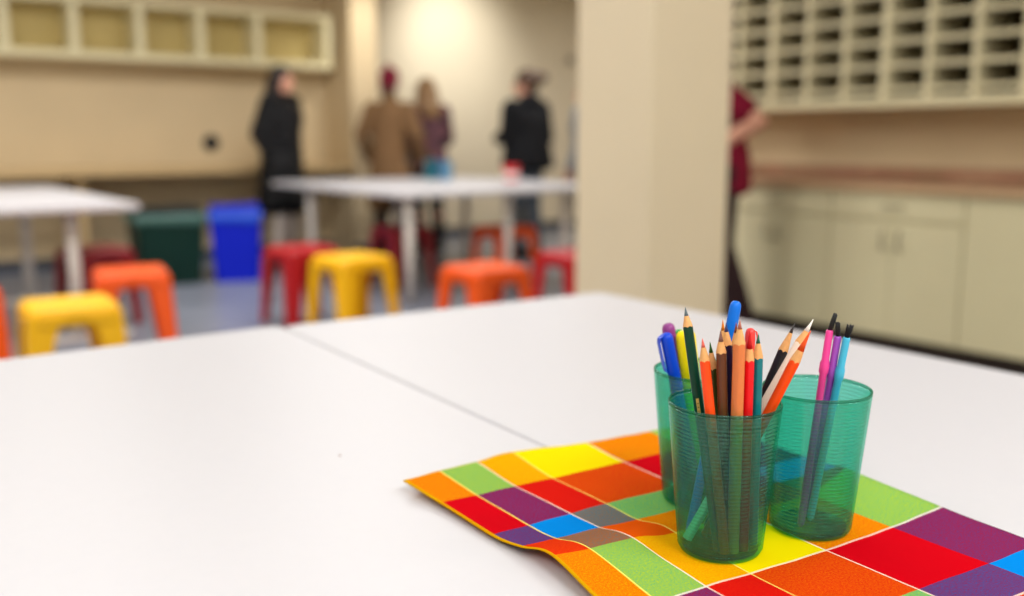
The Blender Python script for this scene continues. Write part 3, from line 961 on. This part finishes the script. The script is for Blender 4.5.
def napkin_mat():
    m = bpy.data.materials.new('madras check cotton')
    m.use_nodes = True
    nt = m.node_tree
    L = nt.links.new
    p = nt.nodes['Principled BSDF']
    p.inputs['Roughness'].default_value = 1.0
    p.inputs['Specular IOR Level'].default_value = 0.03
    u = nt.nodes.new('ShaderNodeUVMap'); u.uv_map = 'weave'
    s = nt.nodes.new('ShaderNodeSeparateXYZ'); L(u.outputs[0], s.inputs[0])
    def raw(r, g, b):
        return (r / 255, g / 255, b / 255, 1.0)
    RED, BLU, ORA, YEL = raw(208, 4, 34), raw(0, 142, 224), raw(232, 98, 14), raw(246, 222, 0)
    LY, LW = raw(255, 236, 120), raw(250, 226, 206)
    def ramp(edges, cols, linecols, lw, wt=(0,) * 9):
        r = nt.nodes.new('ShaderNodeValToRGB')
        r.color_ramp.interpolation = 'CONSTANT'
        e = r.color_ramp.elements
        tot = edges[-1]
        stops = [(0.0, linecols[0], .9), (lw * 1.3 / tot, cols[0], wt[0])]
        for i in range(1, len(cols)):
            stops.append(((edges[i] - lw / 2) / tot, linecols[i], .9))
            stops.append(((edges[i] + lw / 2) / tot, cols[i], wt[i]))
        while len(e) < len(stops):
            e.new(0.5)
        for el, (pos, c, a) in zip(e, stops):
            el.position = pos
            el.color = (c[0], c[1], c[2], a)
        for el, (pos, c, a) in zip(e, stops):
            el.position = pos
            el.color = (c[0], c[1], c[2], a)
        return r
    ru = ramp(U, [RED, BLU, ORA, YEL, RED, BLU], [raw(220, 170, 20), LY, LW, LY, LW, LY], 0.0014)
    rv = ramp(V, [YEL, RED, BLU, ORA, YEL, RED, BLU, ORA, YEL], [LY, LY, LW, LW, LW, LW, LW, LW, LY], 0.0011, (.60, .65, .48, .66, .60, .65, .48, .66, .60))
    L(s.outputs['X'], ru.inputs['Fac'])
    L(s.outputs['Y'], rv.inputs['Fac'])
    # thread pattern: warp over weft, a fine basket of the two colours
    def tri(sock, n):
        a = nt.nodes.new('ShaderNodeMath'); a.operation = 'MULTIPLY'; a.inputs[1].default_value = n; L(sock, a.inputs[0])
        b = nt.nodes.new('ShaderNodeMath'); b.operation = 'SINE'; L(a.outputs[0], b.inputs[0])
        return b.outputs[0]
    w1 = tri(s.outputs['X'], 2 * pi * U[-1] / .0011)
    w2 = tri(s.outputs['Y'], 2 * pi * V[-1] / .0011)
    mu = nt.nodes.new('ShaderNodeMath'); mu.operation = 'MULTIPLY'; L(w1, mu.inputs[0]); L(w2, mu.inputs[1])
    nz = nt.nodes.new('ShaderNodeTexNoise'); nz.inputs['Scale'].default_value = 560; nz.inputs['Detail'].default_value = 3
    mp = nt.nodes.new('ShaderNodeMapping'); mp.inputs['Scale'].default_value = (U[-1], V[-1], 1)
    L(u.outputs[0], mp.inputs['Vector']); L(mp.outputs[0], nz.inputs['Vector'])
    ma = nt.nodes.new('ShaderNodeMath'); ma.operation = 'MULTIPLY_ADD'; L(mu.outputs[0], ma.inputs[0]); ma.inputs[1].default_value = .18
    mc = nt.nodes.new('ShaderNodeMath'); mc.operation = 'MULTIPLY_ADD'; L(nz.outputs['Fac'], mc.inputs[0]); mc.inputs[1].default_value = .62; mc.inputs[2].default_value = .19
    L(mc.outputs[0], ma.inputs[2])
    # a line thread wins over the other thread
    la = nt.nodes.new('ShaderNodeMath'); la.operation = 'ADD'; L(ma.outputs[0], la.inputs[0]); L(rv.outputs['Alpha'], la.inputs[1])
    inv = nt.nodes.new('ShaderNodeMath'); inv.operation = 'MULTIPLY'; L(ru.outputs['Alpha'], inv.inputs[0]); inv.inputs[1].default_value = .72
    lc = nt.nodes.new('ShaderNodeMath'); lc.operation = 'SUBTRACT'; lc.use_clamp = True; L(la.outputs[0], lc.inputs[0]); lc.inputs[1].default_value = .5
    lb = nt.nodes.new('ShaderNodeMath'); lb.operation = 'SUBTRACT'; lb.use_clamp = True; L(lc.outputs[0], lb.inputs[0]); L(inv.outputs[0], lb.inputs[1])
    mx = nt.nodes.new('ShaderNodeMix'); mx.data_type = 'RGBA'
    L(lb.outputs[0], mx.inputs['Factor'])
    L(ru.outputs['Color'], mx.inputs['A'])
    L(rv.outputs['Color'], mx.inputs['B'])
    gm = nt.nodes.new('ShaderNodeGamma'); gm.inputs['Gamma'].default_value = 2.5
    L(mx.outputs['Result'], gm.inputs['Color'])
    hv = nt.nodes.new('ShaderNodeHueSaturation'); hv.inputs['Value'].default_value = .91
    L(gm.outputs['Color'], hv.inputs['Color'])
    L(hv.outputs['Color'], p.inputs['Base Color'])
    bp = nt.nodes.new('ShaderNodeBump'); bp.inputs['Strength'].default_value = .25; bp.inputs['Distance'].default_value = .0004
    L(mu.outputs[0], bp.inputs['Height']); L(bp.outputs['Normal'], p.inputs['Normal'])
    return m
me.materials.append(napkin_mat())
nap = bpy.data.objects.new('napkin', me)
COL.objects.link(nap)
nap.location = c0
sd = nap.modifiers.new('thick', 'SOLIDIFY')
sd.thickness = 0.0013
sd.offset = 1.0 if False else -1.0
tag(nap, 'bright madras checked cotton napkin lying under the three cups', 'napkin')

# a crumb on the near table
tag(obj('pencil_crumb', MB().ball((0, 0, 0.0009), (.0011, .0009, .0009)), mat('crumb', rgb(150, 110, 90), 0.7)), 'tiny brown crumb on the empty white table', 'crumb').location = (0.4545, 0.9555, 0.7501)

# ------------------------------------------------------------------ ribbed green cups
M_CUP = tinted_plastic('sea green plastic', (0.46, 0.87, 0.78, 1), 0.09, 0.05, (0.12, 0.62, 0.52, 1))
M_CUPRIM = tinted_plastic('sea green plastic rim', (0.34, 0.74, 0.62, 1), 0.08, 0.12, (0.005, 0.32, 0.25, 1))
M_CUPBASE = tinted_plastic('sea green plastic base', (0.30, 0.66, 0.56, 1), 0.10, 0.05, (0.0, 0.26, 0.2, 1))
CUP_H, R0, R1 = 0.1315, 0.0350, 0.0468
CUP_Z = 0.7535
def make_cup():
    t = thing('plastic_cup', 'front ribbed sea green cup holding the coloured pencils', 'cup', (.6063, .5334, CUP_Z), 0, 'ribbed sea green cups')
    prof = [(0.001, .0015), (R0 - .006, .0015), (R0 - .0035, 0), (R0 - .0012, .0006), (R0, .003)]
    n = 36
    for i in range(n * 4 + 1):
        z = .005 + (CUP_H - .010) * i / (n * 4)
        r = R0 + (R1 - R0) * z / CUP_H + .00060 * (abs(cos(pi * i / 4)) ** 3)
        prof.append((r, z))
    prof.append((R1 - .0001, CUP_H - .004))
    th = .0014
    prof += [(R1 - .0001 - th, CUP_H - .004)]
    for i in range(8):
        z = CUP_H - .006 - (CUP_H - .014) * i / 7
        prof.append((R0 + (R1 - R0) * z / CUP_H - th, z))
    prof += [(R0 - .004, .0052), (0.001, .0046)]
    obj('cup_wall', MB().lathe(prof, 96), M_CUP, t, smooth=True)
    base = MB().lathe([(0.002, .0008), (R0 - .006, .0008), (R0 - .0030, .0030), (R0 - .0030, .0042), (0.002, .0042)], 64)
    obj('base', base, M_CUPBASE, t, smooth=True)
    rim = [(R1 - .0015, CUP_H - .004), (R1 - .0001, CUP_H - .004), (R1 + .0002, CUP_H - .0026), (R1 + .0001, CUP_H - .0018), (R1 - .0007, CUP_H - .0014), (R1 - .0013, CUP_H - .0018), (R1 - .0015, CUP_H - .0028), (R1 - .0015, CUP_H - .004)]
    mb = MB()
    nn = 96
    vs = [(r * cos(2 * pi * k / nn), r * sin(2 * pi * k / nn), z) for r, z in rim[:-1] for k in range(nn)]
    q = len(rim) - 1
    mb.add(vs, [(i * nn + k, i * nn + (k + 1) % nn, ((i + 1) % q) * nn + (k + 1) % nn, ((i + 1) % q) * nn + k) for i in range(q) for k in range(nn)])
    o = obj('rim', mb, M_CUPRIM, t, smooth=True)
    o['label'] = 'darker rolled rim'
    return t
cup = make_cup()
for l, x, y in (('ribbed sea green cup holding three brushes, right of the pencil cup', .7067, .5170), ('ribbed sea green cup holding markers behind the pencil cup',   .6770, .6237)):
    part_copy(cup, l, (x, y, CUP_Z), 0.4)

# ------------------------------------------------------------------ pencils
def frame(B, T):
    """matrix at B with z toward T and x toward the right of the view"""
    B, T = Vector(B), Vector(T)
    z = (T - B).normalized()
    x = (RIGHT - z * RIGHT.dot(z)).normalized()
    y = z.cross(x)
    M = Matrix((x, y, z)).transposed().to_4x4()
    return Matrix.Translation(B) @ M, (T - B).length

M_WOOD = mat('cedar pencil wood', rgb(222, 166, 106), 0.6, 0.3, noise=0.08, nscale=300)

def pencil(label, B, T, barrel, lead, r=.0045, cone=.021, rl=.0017, roll=0.25, wood=None, name='coloured_pencil', rough=.28):
    M, L = frame(B, T)
    t = thing(name, label, 'pencil', group='pencils in the front cup', M=M @ Matrix.Rotation(roll, 4, 'Z'))
    n = 48
    k = r / cone
    def hexr(a):
        a = (a % (pi / 3)) - pi / 6
        return r * (.38 * cos(pi / 6) / cos(a) + .62 * .95)
    ang = [2 * pi * i / n for i in range(n)]
    mb = MB()
    low = [(hexr(a) * cos(a), hexr(a) * sin(a), 0) for a in ang]
    zt = [L - hexr(a) / k for a in ang]
    up = [(hexr(a) * cos(a), hexr(a) * sin(a), z) for a, z in zip(ang, zt)]
    vs = low + up
    fs = [(i, (i + 1) % n, n + (i + 1) % n, n + i) for i in range(n)] + [tuple(range(n - 1, -1, -1))]
    mb.add(vs, fs)
    o = obj('barrel', mb, mat('pencil paint ' + barrel[0], barrel[1], rough, 0.3), t)
    for p in o.data.polygons:
        p.use_smooth = False
    zl = L - rl / k
    top = [(rl * cos(a), rl * sin(a), zl) for a in ang]
    mb = MB().add(up + top, [(i, (i + 1) % n, n + (i + 1) % n, n + i) for i in range(n)])
    obj('sharpened_wood', mb, wood or M_WOOD, t, smooth=True)
    mb = MB().lathe([(rl, zl), (rl * .55, L - rl * .55 / k), (rl * .30, L - rl * .22 / k), (rl * .08, L)], 20)
    obj('lead', mb, mat('pencil lead ' + lead[0], lead[1], .45, .4), t, smooth=True)
    return t

P = {
'dark_green':((0.5883,0.5185,0.7607),(0.5836,0.5602,0.9615)),
'coral':((0.5896,0.5128,0.7607),(0.5636,0.5215,0.9440)),
'olive':((0.6121,0.5269,0.7607),(0.5774,0.5259,0.9387)),
'brown':((0.5992,0.5194,0.7607),(0.5724,0.5107,0.9511)),
'navy':((0.6082,0.5182,0.7607),(0.5829,0.5147,0.9552)),
'amber':((0.6225,0.5409,0.7607),(0.6023,0.5354,0.9527)),
'peach':((0.5958,0.5098,0.7611),(0.5800,0.4981,0.9606)),
'umber':((0.6308,0.5411,0.7607),(0.6079,0.5260,0.9511)),
'red':((0.6068,0.5079,0.7607),(0.5907,0.4968,0.9515)),
'teal':((0.6238,0.5124,0.7607),(0.6005,0.4964,0.9476)),
'black':((0.6192,0.5587,0.7607),(0.6597,0.5074,0.9477)),
'white':((0.5852,0.5514,0.7607),(0.6619,0.4910,0.9531)),
'orange':((0.6036,0.5473,0.7607),(0.6374,0.4747,0.9491)),
'bluemark':((0.5943,0.5572,0.7613),(0.6246,0.5409,0.9653)),
'redmark':((0.6212,0.5232,0.7610),(0.6383,0.5363,0.9413))}
pg = pencil('tall dark green pencil with grey point and gold stamp, left in the pencil cup', *P['dark_green'], ('dark green', rgb(4, 58, 42)), ('slate', rgb(92, 108, 116)), cone=.0175, rl=.0019)
# gold stamp on the barrel
mb = MB()
L = (Vector(P['dark_green'][1]) - Vector(P['dark_green'][0])).length
mb.box(-.0024, .0001, -.00425, -.00405, L * .562, L * .562 + .0135)
st_o = obj('gold_stamp', mb, mat('gold foil', rgb(206, 178, 96), 0.35, 0.5, metal=.35), pg, bevel=.0006)
st_o['label'] = 'gold stamped mark'
st_o.rotation_euler = (0, 0, -0.25)
mb = MB()
for dz in (.0030, .0062, .0094):
    mb.lathe([(.0005, -.00005), (.0005, .00008)], 10, M=Matrix.Translation((-.00115, -.00428, L * .562 + dz)) @ Matrix.Rotation(pi / 2, 4, 'X'))
obj('stamp_mark', mb, mat('stamp ink', rgb(30, 44, 30), 0.5), st_o)
pencil('vivid orange red pencil with coral point beside the dark green one', *P['coral'], ('vermilion', rgb(250, 74, 10)), ('coral', rgb(222, 104, 92)), cone=.0195)
pencil('short olive green pencil with green point behind the brown one', *P['olive'], ('olive', rgb(58, 66, 22)), ('leaf green', rgb(38, 92, 32)), cone=.024)
pencil('dark brown pencil with mauve brown point at the cup front', *P['brown'], ('brown', rgb(98, 54, 28)), ('mauve brown', rgb(126, 88, 82)), cone=.0195, rl=.0021)
pencil('navy pencil with blue point between brown and peach pencils', *P['navy'], ('navy', rgb(26, 20, 54)), ('ink blue', rgb(52, 58, 110)), cone=.019)
pencil('amber pencil showing only its orange tip behind the brown pencil', *P['amber'], ('amber', rgb(226, 140, 30)), ('amber', rgb(226, 128, 30)), cone=.022, r=.0041)
pencil('peach tan pencil with pinkish brown point, the widest in the cup', *P['peach'], ('peach', rgb(212, 120, 66)), ('rose brown', rgb(170, 100, 84)), r=.0053, cone=.0205, rl=.0019)
pencil('dark brown pointed pencil hidden behind the peach pencil', *P['umber'], ('umber', rgb(122, 62, 30)), ('rust', rgb(128, 64, 32)), cone=.021, r=.0041)
pencil('bright red pencil with glossy red point beside the teal one', *P['red'], ('red', rgb(222, 10, 24)), ('crimson', rgb(190, 8, 22)), cone=.0265, rl=.0026)
pencil('teal pencil with green point, rightmost of the upright pencils', *P['teal'], ('teal', rgb(10, 116, 126)), ('sea green', rgb(16, 112, 88)), cone=.0215)
pencil('black pencil with dark point leaning right behind the white pencil', *P['black'], ('black', rgb(34, 36, 42)), ('graphite', rgb(60, 58, 58)), cone=.027, rl=.0015)
pencil('white pencil with white point leaning between black and orange pencils', *P['white'], ('white', rgb(238, 220, 204)), ('white', rgb(246, 244, 240)), cone=.024, rl=.0021)
pencil('orange pencil with orange point leaning right against the cup rim', *P['orange'], ('orange', rgb(238, 74, 14)), ('orange', rgb(236, 84, 24)), cone=.030, rl=.0028, r=.0046)

# ------------------------------------------------------------------ markers, pens, highlighters
def marker(label, B, T, col, r, cap_len=.052, clip=None, group=None, flat=1.0, name='marker', barrel=None, taper=.9):
    M, L = frame(B, T)
    t = thing(name, label, 'marker' if name == 'marker' else name.split('_')[-1], group=group, M=M)
    m = mat('marker plastic ' + col[0], col[1], .36, .3)
    mbar = mat('marker plastic ' + barrel[0], barrel[1], .32, .5) if barrel else m
    zc = L - cap_len
    obj('barrel', MB().lathe([(r * .55, 0), (r * .78, .002), (r * .84, .006), (r * .84, zc)], 28, sy=flat), mbar, t, smooth=True)
    c = obj('cap', MB().lathe([(r * taper, zc - .001), (r, zc + .001), (r, L - .007), (r * .95, L - .004), (r * .80, L - .0016), (r * .5, L - .0003), (r * .2, L)], 28, sy=flat), m, t, smooth=True)
    if clip:
        sx, sy = clip
        d = Vector((sx, sy, 0)).normalized()
        s = Vector((-d.y, d.x, 0))
        def pt(o, w, z):
            return d * o + s * w + Vector((0, 0, z))
        path = [(r * .6, L - .001), (r * 1.30, L - .003), (r * 1.52, L - .007), (r * 1.50, L - .030), (r * 1.36, L - .036), (r * 1.22, L - .037)]
        mb = MB()
        vs = []
        w = r * .5
        for o, z in path:
            vs += [pt(o, -w, z), pt(o, w, z), pt(o - .0011, w, z - .0004), pt(o - .0011, -w, z - .0004)]
        fs = [(i * 4 + k, i * 4 + (k + 1) % 4, (i + 1) * 4 + (k + 1) % 4, (i + 1) * 4 + k) for i in range(len(path) - 1) for k in range(4)]
        fs += [(3, 2, 1, 0), tuple((len(path) - 1) * 4 + k for k in range(4))]
        obj('clip', mb.add(vs, fs), m, c, smooth=False)
    return t
marker('bright blue capped marker rising behind the pencils', *P['bluemark'], ('bright blue', rgb(0, 112, 226)), .0049, .05, group='markers among the pencils', taper=.72)
marker('red capped marker with clip behind the red pencil', *P['redmark'], ('red', rgb(240, 70, 66)), .0043, .045, clip=(1, -.15), group='markers among the pencils')
LG = 'markers in the back cup'
marker('purple capped marker in the back cup', (0.6704,0.6336,0.7616), (0.6387,0.6344,0.9300), ('purple', rgb(142, 62, 134)), .0062, .05, group=LG)
marker('blue pen with clip in the back cup', (0.6682,0.6167,0.7614), (0.6299,0.6282,0.9230), ('royal blue', rgb(8, 68, 208)), .0060, .055, clip=(-1, -.25), group=LG, name='blue_pen')
marker('broad yellow highlighter in the back cup', (0.6835,0.6254,0.7627), (0.6442,0.6178,0.9253), ('yellow', rgb(250, 228, 6)), .0092, .06, group=LG, flat=.62, name='yellow_highlighter')
marker('green capped marker behind the yellow highlighter', (0.6949,0.6397,0.7612), (0.6589,0.6403,0.9205), ('green', rgb(22, 152, 52)), .0055, .05, group=LG)

# ------------------------------------------------------------------ paint brushes
def brush(label, B, T, col, tip_len, tilt, flat, flare):
    M, L = frame(B, T)
    t = thing('paint_brush', label, 'brush', group='brushes in the cup', M=M)
    m = mat('brush plastic ' + col[0], col[1], .3, .5)
    zb = L - .033
    r = .0032
    obj('handle', MB().lathe([(r * .5, 0), (r * .9, .002), (r, .006), (r, zb - .0065), (r * 1.28, zb - .004), (r * 1.32, zb), (r * 1.28, zb + .004), (r, zb + .0065), (r * .98, L - .0015), (r * .8, L)], 24), m, t, smooth=True)
    mb = MB()
    MT = Matrix.Translation((0, 0, L - .001)) @ Matrix.Rotation(tilt, 4, 'Y')
    rnd = random.Random(len(label))
    for q in range(26):
        a = rnd.random() * 2 * pi
        rr = sqrt(rnd.random()) * .0018
        x0, y0 = rr * cos(a), rr * sin(a)
        x1, y1 = x0 * flare[0] + rnd.uniform(-.0002, .0002), y0 * flare[1]
        ln = tip_len * rnd.uniform(.90, 1.0)
        p0, p1 = MT @ Vector((x0, y0, 0)), MT @ Vector((x1, y1, ln))
        d = (p1 - p0)
        Q = Matrix.Translation(p0) @ d.to_track_quat('Z', 'Y').to_matrix().to_4x4()
        mb.lathe([(.0005, 0), (.00056, d.length * .6), (.0002, d.length)], 6, M=Q)
    mb.lathe([(.0017, -.001), (.0018, tip_len * .4), (.0012, tip_len * .7)], 12, M=MT)
    b = obj('bristles', mb, mat('black bristles', rgb(16, 16, 20), .5, .4), t, smooth=True)
    return t
brush('pink paint brush in the right cup, black bristles', (0.6866,0.5118,0.7602), (0.7014,0.5029,0.9376), ('pink', rgb(232, 62, 150)), .0165, radians(11), 1, (1.1, 1.1))
brush('purple paint brush between the pink and blue ones', (0.7113,0.5235,0.7602), (0.7054,0.4973,0.9328), ('violet', rgb(156, 74, 188)), .0140, radians(-9), 1, (1.2, 1.1))
brush('light blue paint brush in the right cup, flared bristles', (0.7063,0.5166,0.7602), (0.7077,0.4901,0.9326), ('sky', rgb(62, 178, 216)), .0130, radians(6), 1, (2.0, 1.1))

# ------------------------------------------------------------------ lights: unseen ceiling lights, partly front fill, and one wall washer
LK = 0.73
def area(x, y, sx, sy, w, col=(1.0, 0.985, 0.968), rot=0):
    d = bpy.data.lights.new('unseen_ceiling_light', 'AREA')
    d.shape = 'RECTANGLE'
    d.size, d.size_y = sx, sy
    d.energy = w * LK
    d.color = col
    o = bpy.data.objects.new('unseen_ceiling_light', d)
    COL.objects.link(o)
    o.location = (x, y, CEIL - 0.012)
    o.rotation_euler = (0, 0, rot)
    return o
for x, y, w in ((1.6, 2.2, 20), (3.2, 0.9, 36), (-1.2, 1.2, 14), (0.6, 3.9, 46), (2.6, 4.6, 46), (-1.2, 3.9, 40), (1.0, 6.4, 50), (3.0, 6.4, 46), (-1.2, 6.4, 44), (5.6, 6.6, 50), (7.6, 7.0, 40), (0.4, -1.1, 70), (2.2, -1.3, 60), (-1.4, -1.0, 60)):  # last three, behind the camera, strengthened as front fill for the pencils
    area(x, y, 1.2, 0.6, w)
sp = bpy.data.lights.new('wall_washer', 'SPOT')
sp.energy = 62
sp.spot_size = radians(58)
sp.spot_blend = 1.0
sp.color = (1.0, 0.97, 0.90)
sp.shadow_soft_size = 0.06
so = bpy.data.objects.new('wall_washer', sp)
COL.objects.link(so)
so.location = (4.36, 7.55, CEIL - 0.05)
so.rotation_euler = (Vector((4.34, 8.35, 1.95)) - Vector(so.location)).to_track_quat('-Z', 'Y').to_euler()

sp2 = bpy.data.lights.new('wall_spot', 'SPOT')
sp2.energy = 105
sp2.spot_size = radians(84)
sp2.spot_blend = 1.0
sp2.color = (1.0, 0.985, 0.95)
sp2.shadow_soft_size = 0.06
so2 = bpy.data.objects.new('wall_spot', sp2)
COL.objects.link(so2)
so2.location = (5.72, 8.15, CEIL - 0.05)
so2.rotation_euler = (Vector((5.92, 9.4, 2.08)) - Vector(so2.location)).to_track_quat('-Z', 'Y').to_euler()
w = bpy.data.worlds.new('world')
sc.world = w
w.use_nodes = True
w.node_tree.nodes['Background'].inputs[0].default_value = (0.9, 0.92, 1.0, 1)
w.node_tree.nodes['Background'].inputs[1].default_value = 0.15

# ------------------------------------------------------------------ view
sc.view_settings.view_transform = 'Standard'
sc.view_settings.look = 'None'
sc.view_settings.exposure = 0.0
sc.view_settings.gamma = 1.0
sc.view_settings.use_curve_mapping = False
sc.cycles.max_bounces = 24
sc.cycles.transparent_max_bounces = 48
sc.cycles.diffuse_bounces = 5
